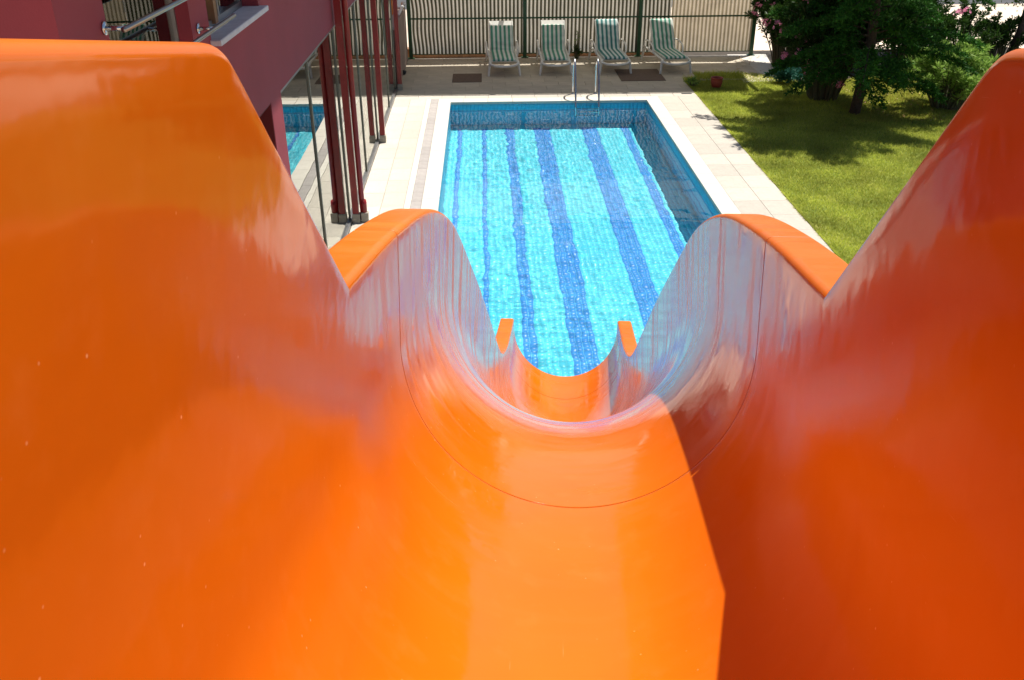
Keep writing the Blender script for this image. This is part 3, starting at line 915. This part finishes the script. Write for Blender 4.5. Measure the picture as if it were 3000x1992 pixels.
# ================================================================== PLANTS
def leaf_quads(c, d, n_, length, width):
    """c base, d direction, n_ side vector; returns 4 verts per leaf (lance shape)"""
    c = np.asarray(c); L_ = np.asarray(length)[:, None]; Wd = np.asarray(width)[:, None]
    return np.stack([c, c+d*L_*.45+n_*Wd, c+d*L_, c+d*L_*.45-n_*Wd], 1)
def unit(a): return a/np.maximum(1e-6, np.linalg.norm(a, axis=-1, keepdims=True))
def shoots(name, parent, nsh, base_r, spread, height, leaf_l, leaf_w, per, mat, seed, stems=True, low=.25, droop=.25):
    r = np.random.default_rng(seed); LV = []; sm = MB(); ends = []
    for k in range(nsh):
        th = r.uniform(0, 6.283); rr = math.sqrt(r.uniform(0, 1)); hgt = height*(1-.45*rr**2)*r.uniform(.72, 1.05)
        b = np.array([base_r*rr*math.cos(th), base_r*rr*math.sin(th), 0.])
        e = np.array([spread*rr*math.cos(th), spread*rr*math.sin(th), hgt])
        e[:2] += r.normal(0, .08*spread, 2)
        m_ = (b+e)/2; m_[2] += hgt*.18; m_[:2] *= .75
        T_ = np.linspace(0, 1, 7)
        P = np.array([(1-t)**2*b+2*t*(1-t)*m_+t*t*e for t in T_])
        P[:, 2] -= droop*hgt*np.clip(T_-.7, 0, 1)**2*3
        if stems: sm.tube([tuple(p) for p in P], [.016*(1-.8*t)+.002 for t in T_], 5, cap=False)
        ends.append(P[-1])
        t = low+(1-low)*np.sqrt(r.uniform(0, 1, per))
        c = np.stack([np.interp(t, T_, P[:, a]) for a in range(3)], 1)
        ax = unit(P[-1]-P[2])
        rd = unit(r.normal(0, 1, (per, 3)))
        d = unit(ax*.55+rd*.9+np.array([0, 0, .12]))
        nn = unit(np.cross(d, unit(r.normal(0, 1, (per, 3)))))
        LV.append(leaf_quads(c+rd*.015, d, nn, leaf_l*r.uniform(.6, 1.15, per), leaf_w*r.uniform(.7, 1.2, per)))
    V = np.concatenate(LV).reshape(-1, 3)
    F = np.arange(len(V)).reshape(-1, 4)
    o = kind(link('foliage', npmesh('foliage', V, F, mat), parent), 'stuff')
    if stems: kind(sm.build('stems', M_STEM, parent, True), 'stuff')
    return np.array(ends)
def blossom_mesh(seed):
    r = np.random.default_rng(seed); V = []; F = []
    for k in range(7):
        c = r.normal(0, .035, 3); nrm = unit(r.normal(0, 1, 3)+np.array([0, -.6, .8]))
        u = unit(np.cross(nrm, [0, 0, 1.])); v = np.cross(nrm, u)
        for p in range(5):
            a = p*1.2566; e = u*math.cos(a)+v*math.sin(a); f = -u*math.sin(a)+v*math.cos(a)
            o = len(V); V += [c, c+e*.02+f*.013+nrm*.004, c+e*.036+nrm*.010, c+e*.02-f*.013+nrm*.004]; F.append((o, o+1, o+2, o+3))
    return npmesh('blossom', V, F, M_PETAL)
BLS = [blossom_mesh(s) for s in range(3)]
def blossoms(parent, pts):
    for i, p in enumerate(pts):
        o = link('blossom', BLS[i % 3], parent, tuple(p)); o.rotation_euler = (rnd.uniform(-.5, .5), rnd.uniform(-.5, .5), rnd.uniform(0, 6))
        o.scale = [rnd.uniform(.9, 1.5)]*3

# big flowering oleander left of the conifer
ol = thing('oleander_bush', 'tall dark oleander with pink flowers and many bare stems beside the conifer', 'bush', (7.15, 19.35, 0))
ends = shoots('o', ol, 150, .30, 1.25, 3.1, .13, .013, 210, M_LEAF, 3, True, .38, .35)
# flowers seen in the photograph, by place in the bush
def local(parent, pts): return [Vector(p)-Vector(parent.location) for p in pts]
ol_f = [(6.0, 19.3, 1.55), (6.35, 19.0, 1.35), (6.5, 18.9, 1.2), (6.3, 18.7, 1.15), (6.7, 18.6, 1.0), (6.05, 18.8, 1.0), (6.45, 18.5, .95), (6.9, 18.4, 1.35), (6.35, 18.3, .8), (6.6, 18.2, .75), (6.95, 18.0, .62), (7.0, 18.1, .55), (6.25, 18.6, 2.1), (6.7, 18.4, 2.2)]
blossoms(ol, local(ol, ol_f))
ol2 = thing('oleander_bush', 'dark oleander with pink flowers overhanging the right end of the fence', 'bush', (7.35, 22.7, 0), 0)
shoots('o', ol2, 120, .3, 1.05, 2.7, .14, .014, 190, M_LEAF, 5, True, .22, .35)
blossoms(ol2, local(ol2, [(6.35, 22.1, 1.5), (6.3, 22.2, 1.3), (6.6, 22.1, 1.05), (6.9, 21.9, .95), (6.45, 22.3, 1.62), (6.7, 22.2, 1.45), (6.62, 22.0, 1.25), (6.95, 22.0, 1.38), (6.5, 22.0, 1.12), (7.3, 21.8, 1.5), (7.5, 21.7, 1.42), (7.1, 21.9, 1.2), (7.2, 21.9, 1.75)]))
# pale leaved oleander at right
ol3 = thing('oleander_bush', 'round light green oleander without flowers on the lawn right of the conifer', 'bush', (9.42, 18.45, 0))
shoots('o', ol3, 105, .28, .95, 1.45, .13, .014, 120, M_LEAFB, 8, True, .25, .3)
# background shrubs
bgs = [((8.75, 22.6), 1.0, 2.3, 21, 'dark leafy shrub in the shade behind the conifer, left of its trunk'),
       ((10.1, 22.3), 1.05, 2.2, 22, 'dark leafy shrub in the shade behind the light green oleander'),
       ((11.5, 22.4), .9, 1.55, 23, 'dark shrub with pink flowers at the street edge right of the conifer'),
       ((12.9, 23.3), .7, 1.1, 24, 'loose dark shrub at the street edge beside the slanting trunk')]
for (p, sp, h, sd_, lb) in bgs:
    b_ = thing('shrub', lb, 'bush', (p[0], p[1], 0), group='dark shrubs along the street edge')
    shoots('s', b_, 90 if sd_ < 23 else 42, .3, sp, h, .13, .016, 150 if sd_ < 23 else 90, M_LEAF, sd_, True, .18, .3)
    if sd_ == 23: blossoms(b_, [(-.6, -.7, 1.35), (-.45, -.75, 1.42)])
# bluish low plant
bl = thing('low_plant', 'low bluish green plant at the foot of the dark oleander', 'plant', (6.85, 20.75, 0))
shoots('b', bl, 40, .2, .42, .38, .12, .02, 40, M_BLUELEAF, 31, False, .1, .3)
# weed at terrace corner and slender plant before the fence
wd = thing('weed', 'small grey green weed growing at the terrace corner near the floor drain', 'plant', (4.66, 20.62, 0))
shoots('b', wd, 14, .05, .16, .22, .05, .012, 22, M_LEAFB, 33, True, .2, .3)
dp = thing('slender_plant', 'slender dark plant in front of the fence between the second and third loungers', 'plant', (2.33, 23.7, 0))
shoots('b', dp, 12, .04, .12, .36, .09, .012, 16, M_LEAF, 35, True, .1, .3)
shoots('b', dp, 3, .01, .10, .85, .05, .008, 16, M_LEAFB, 36, True, .5, .3)

def conifer(loc, H, label, seed, bare=.6, rad=1.95):
    r = np.random.default_rng(seed)
    t_ = thing('conifer_tree', label, 'tree', loc)
    g = MB()
    zs = np.linspace(0, H*.98, 12)
    px = .05*np.sin(zs*1.3); py = .04*np.cos(zs*1.7)-.04
    g.tube([(px[i], py[i], zs[i]) for i in range(12)], [.10*(1-z/H)**.8+.008 for z in zs], 10)
    g.build('trunk', M_BARK, t_, True)
    LV = []; bm_ = MB()
    nb = int(H*19)
    for k in range(nb):
        f = (k+.5)/nb; z0 = bare+(H-bare)*f**1.05
        th = k*2.399+r.normal(0, .3)
        ln = rad*(math.sin(math.pi*min(1, .22+.80*f))**.7)*r.uniform(.50, 1.22)
        if f > .92: ln *= .6
        x0, y0 = np.interp(z0, zs, px), np.interp(z0, zs, py)
        e = np.array([math.cos(th), math.sin(th)])
        rise = .28+.35*f
        T_ = np.linspace(0, 1, 8)
        P = np.stack([x0+e[0]*ln*T_, y0+e[1]*ln*T_, z0+ln*(rise*T_-.42*T_**2)*1.0], 1)
        bm_.tube([tuple(p) for p in P], [.018*(1-.85*t)+.002 for t in T_], 4, cap=False)
        nt_ = int(ln/.029)
        for i in range(nt_):
            t = .18+.82*(i+r.uniform(0, 1))/nt_
            c = np.array([np.interp(t, T_, P[:, a]) for a in range(3)])
            ax = unit(P[-1]-P[0])
            side = 1 if i % 2 else -1
            lat = np.array([-e[1], e[0], 0])*side
            tl = (.34*(1-t)+.13)*r.uniform(.7, 1.3)
            dr = unit(ax*.75+lat*.75+r.normal(0, .22, 3))
            m_ = 18
            s_ = np.linspace(.05, 1, m_)
            cc = c+dr*(s_*tl)[:, None]+np.array([0, 0, -.05])*(s_**2)[:, None]
            d = unit(dr*.9+r.normal(0, .55, (m_, 3)))
            nn = unit(np.cross(d, r.normal(0, 1, (m_, 3))))
            LV.append(leaf_quads(cc, d, nn, .09*r.uniform(.6, 1.2, m_), .013*np.ones(m_)))
    V = np.concatenate(LV).reshape(-1, 3)
    kind(link('crown', npmesh('crown', V, np.arange(len(V)).reshape(-1, 4), M_CONI), t_), 'stuff')
    kind(bm_.build('limbs', M_BARK, t_, True), 'stuff')
    return t_
conifer((7.38, 18.05, 0), 7.6, 'feathery dark green conifer with a bare lower trunk on the lawn', 41)

def broadtree(loc, H, lean, label, seed, nsh=120, per=110):
    r = np.random.default_rng(seed)
    t_ = thing('street_tree', label, 'tree', loc, group='trees at the street edge')
    g = MB(); T_ = np.linspace(0, 1, 9)
    P = np.stack([lean[0]*T_*H*.6, lean[1]*T_*H*.6, T_*H*.6], 1); P[:, 0] += .05*np.sin(T_*5)
    g.tube([tuple(p) for p in P], [.11*(1-.55*t) for t in T_], 9); tp = P[-1]
    LV = []; lm = MB()
    for k in range(nsh):
        s_ = P[r.integers(4, 9)]; th = r.uniform(0, 6.283); ln = r.uniform(.5, 1.7)
        d = unit(np.array([math.cos(th), math.sin(th), r.uniform(-.15, 1.0)]))
        e = s_+d*ln; md = (s_+e)/2+np.array([0, 0, .12])
        if k < 40: lm.tube([tuple(s_), tuple(md), tuple(e)], [.03, .018, .006], 5, cap=False)
        t = r.uniform(.35, 1.15, per)
        c = s_+(e-s_)*t[:, None]+r.normal(0, .12, (per, 3))
        dd = unit(r.normal(0, 1, (per, 3))); nn = unit(np.cross(dd, r.normal(0, 1, (per, 3))))
        LV.append(leaf_quads(c, dd, nn, .09*r.uniform(.6, 1.2, per), .02*np.ones(per)))
    V = np.concatenate(LV).reshape(-1, 3)
    g.build('trunk', M_BARK, t_, True); kind(lm.build('limbs', M_BARK, t_, True), 'stuff')
    kind(link('crown', npmesh('crown', V, np.arange(len(V)).reshape(-1, 4), M_LEAF), t_), 'stuff')
broadtree((13.2, 23.2, 0), 4.6, (.10, .05), 'street tree with slanting dark trunk behind the right slide wall', 51, 70, 70)
broadtree((11.0, 24.3, 0), 5.2, (-.04, 0), 'thin dark street tree behind the garden shrubs', 52, 80)
broadtree((9.3, 24.2, 0), 4.6, (.03, .03), 'dark street tree directly behind the conifer', 53)

# ================================================================== WATER SLIDE
A = math.radians(5.02)
slide = thing('water_slide', 'large glossy orange water slide dropping from the viewer down to the pool', 'water slide', (.046, 0, EYE), -A)
RIM = [(-1.5, -.202), (-.5, -.393), (.5, -.583), (1.2, -.715), (1.72, -.811), (2.29, -.919), (2.95, -1.10), (3.50, -1.359), (4.02, -1.734), (4.80, -2.341), (5.55, -2.97), (6.20, -3.465), (6.75, -3.72), (7.25, -3.86), (7.77, -3.976)]
R0 = np.array(RIM)
def spline(P, n=40):
    out = []
    Q = np.vstack([2*P[0]-P[1], P, 2*P[-1]-P[-2]])
    for i in range(1, len(Q)-2):
        a, b, c, d = Q[i-1:i+3]
        t0, t1, t2, t3 = 0, *np.cumsum([np.linalg.norm(b-a)**.5, np.linalg.norm(c-b)**.5, np.linalg.norm(d-c)**.5])
        for t in np.linspace(t1, t2, n, endpoint=False):
            A1 = (t1-t)/(t1-t0)*a+(t-t0)/(t1-t0)*b; A2 = (t2-t)/(t2-t1)*b+(t-t1)/(t2-t1)*c; A3 = (t3-t)/(t3-t2)*c+(t-t2)/(t3-t2)*d
            B1 = (t2-t)/(t2-t0)*A1+(t-t0)/(t2-t0)*A2; B2 = (t3-t)/(t3-t1)*A2+(t-t1)/(t3-t1)*A3
            out.append((t2-t)/(t2-t1)*B1+(t-t1)/(t2-t1)*B2)
    out.append(P[-1]); return np.array(out)
S = spline(R0)
for _ in range(60):      # light smoothing keeps curvature even
    q = S.copy(); q[1:-1] = (S[:-2]+2*S[1:-1]+S[2:])/4
    S = q
arc = np.r_[0, np.cumsum(np.linalg.norm(np.diff(S, axis=0), axis=1))]
def at_arc(u):
    p = np.array([np.interp(u, arc, S[:, 0]), np.interp(u, arc, S[:, 1])])
    q = np.array([np.interp(u+.03, arc, S[:, 0]), np.interp(u+.03, arc, S[:, 1])])
    q0 = np.array([np.interp(u-.03, arc, S[:, 0]), np.interp(u-.03, arc, S[:, 1])])
    t = (q-q0)/np.linalg.norm(q-q0)
    return p, t, np.array([-t[1], t[0]])
def arc_of(s): return float(np.interp(s, S[:, 0], arc))
uP2 = arc_of(1.72)
EH = .477
def extra(u):
    d = uP2-u
    if d <= 0: return 0.
    a, b = .784*d, EH
    k = .010
    return -k*math.log(math.exp(-a/k)+math.exp(-b/k))+k*math.log(1+math.exp(-b/k)) if d < 3 else b
HALF, RB = .5, .5
def depth(u):
    return float(np.interp(u, [arc_of(5.0), arc_of(7.77)], [.80, .56]))
NA = 36; NW = 12
def section(u, off=0.):
    """outline of one cross-section in (x, n) from the left flange lip to the right one; off moves it outwards"""
    h = depth(u); e = extra(u)
    r = RB
    sp_ = h-r if h > r else 0
    pts = []; uvv = []
    half = []
    # arc from bottom to side
    for i in range(NA+1):
        a = math.pi/2*i/NA
        half.append((r*math.sin(a), -h+r-r*math.cos(a)))
    top = e
    y0 = half[-1][1]
    fr = .012
    fw_ = .115-.082*min(1, e/EH)
    for i in range(1, NW+1):
        half.append((HALF, y0+(top-fr-y0)*i/NW))
    for i in range(1, 6):
        a = math.pi/2*i/5
        half.append((HALF+fr-fr*math.cos(a), top-fr+fr*math.sin(a)))
    half.append((HALF+fr+.003, top)); half.append((HALF+fw_/2, top)); half.append((HALF+fw_-fr-.003, top)); half.append((HALF+fw_-fr, top))
    for i in range(1, 5):
        a = math.pi/2*i/4
        half.append((HALF+fw_-fr+fr*math.sin(a), top-fr+fr*math.cos(a)))
    half.append((HALF+fw_, top-.045))
    half = np.array(half)
    if off:
        cut = NA+NW+1
        half = half[:cut]
        half[:NA+1] *= 1
        nrm = np.zeros_like(half)
        for i in range(cut):
            a = math.pi/2*min(i, NA)/NA; nrm[i] = (math.sin(a), -math.cos(a))
        half = half+nrm*off
    left = half[1:][::-1]*np.array([-1, 1])
    return np.vstack([left, half])
def chute(name, u0, u1, label=None, off=0., mat=M_GEL, step=.03, thick=.008):
    n = max(2, int((u1-u0)/step))
    us = list(np.linspace(u0, u1, n+1))
    if u0 < uP2 < u1: us += [uP2, uP2-.0015]+list(np.linspace(uP2-.75, uP2-.5, 22))
    us += [u0+.0015, u0+.004, u1-.0015, u1-.004]
    us = sorted(set(us))
    V = []; UV = []
    k = None
    for u in us:
        p, t, nn = at_arc(u)
        sec = section(u, off); k = len(sec)
        d = np.r_[0, np.cumsum(np.linalg.norm(np.diff(sec, axis=0), axis=1))]; d -= d[k//2]
        for (x, q), dd in zip(sec, d):
            V.append((x, p[0]+nn[0]*q, p[1]+nn[1]*q)); UV.append((u, dd+(math.copysign(6, dd) if abs(x) > HALF+.002 else 0)))
    F = [(i*k+j, (i+1)*k+j, (i+1)*k+j+1, i*k+j+1) for i in range(len(us)-1) for j in range(k-1)]
    me = npmesh(name, V, F, mat, True)
    uv = me.uv_layers.new(name='UVMap'); li = np.empty(len(me.loops), np.int32); me.loops.foreach_get('vertex_index', li)
    uv.data.foreach_set('uv', np.array(UV, np.float32)[li].ravel())
    o = link(name, me, slide)
    sm = o.modifiers.new('thickness', 'SOLIDIFY'); sm.thickness = thick; sm.offset = -1
    return o
cuts = [arc_of(-1.3), arc_of(2.29), arc_of(5.85), arc_of(7.25), arc_of(7.77)]
gp = .0038
CH = []
for i in range(4):
    CH.append(chute('chute_section', cuts[i]+(gp if i else 0), cuts[i+1]-(gp if i < 3 else 0)))
for i in (1, 2, 3):
    chute('joint_band', cuts[i]-.05, cuts[i]+.05, off=.011, mat=M_GELJ, step=.02, thick=.004)
# support posts with brackets under the chute
for s_ in (.6, 3.4, 6.3):
    p, t, nn = at_arc(arc_of(s_)); h = depth(arc_of(s_))
    zb = p[1]-h/nn[1]-.16
    g = MB(); g.tube([(0, p[0], -EYE-(.0 if s_ < 6 else 1.2)), (0, p[0], zb)], .07, 16)
    g.box(-.12, .12, p[0]-.12, p[0]+.12, -EYE-(0 if s_ < 6 else 1.2), -EYE+.015-(0 if s_ < 6 else 1.2))
    g.build('support_post', M_ALU, slide, True)
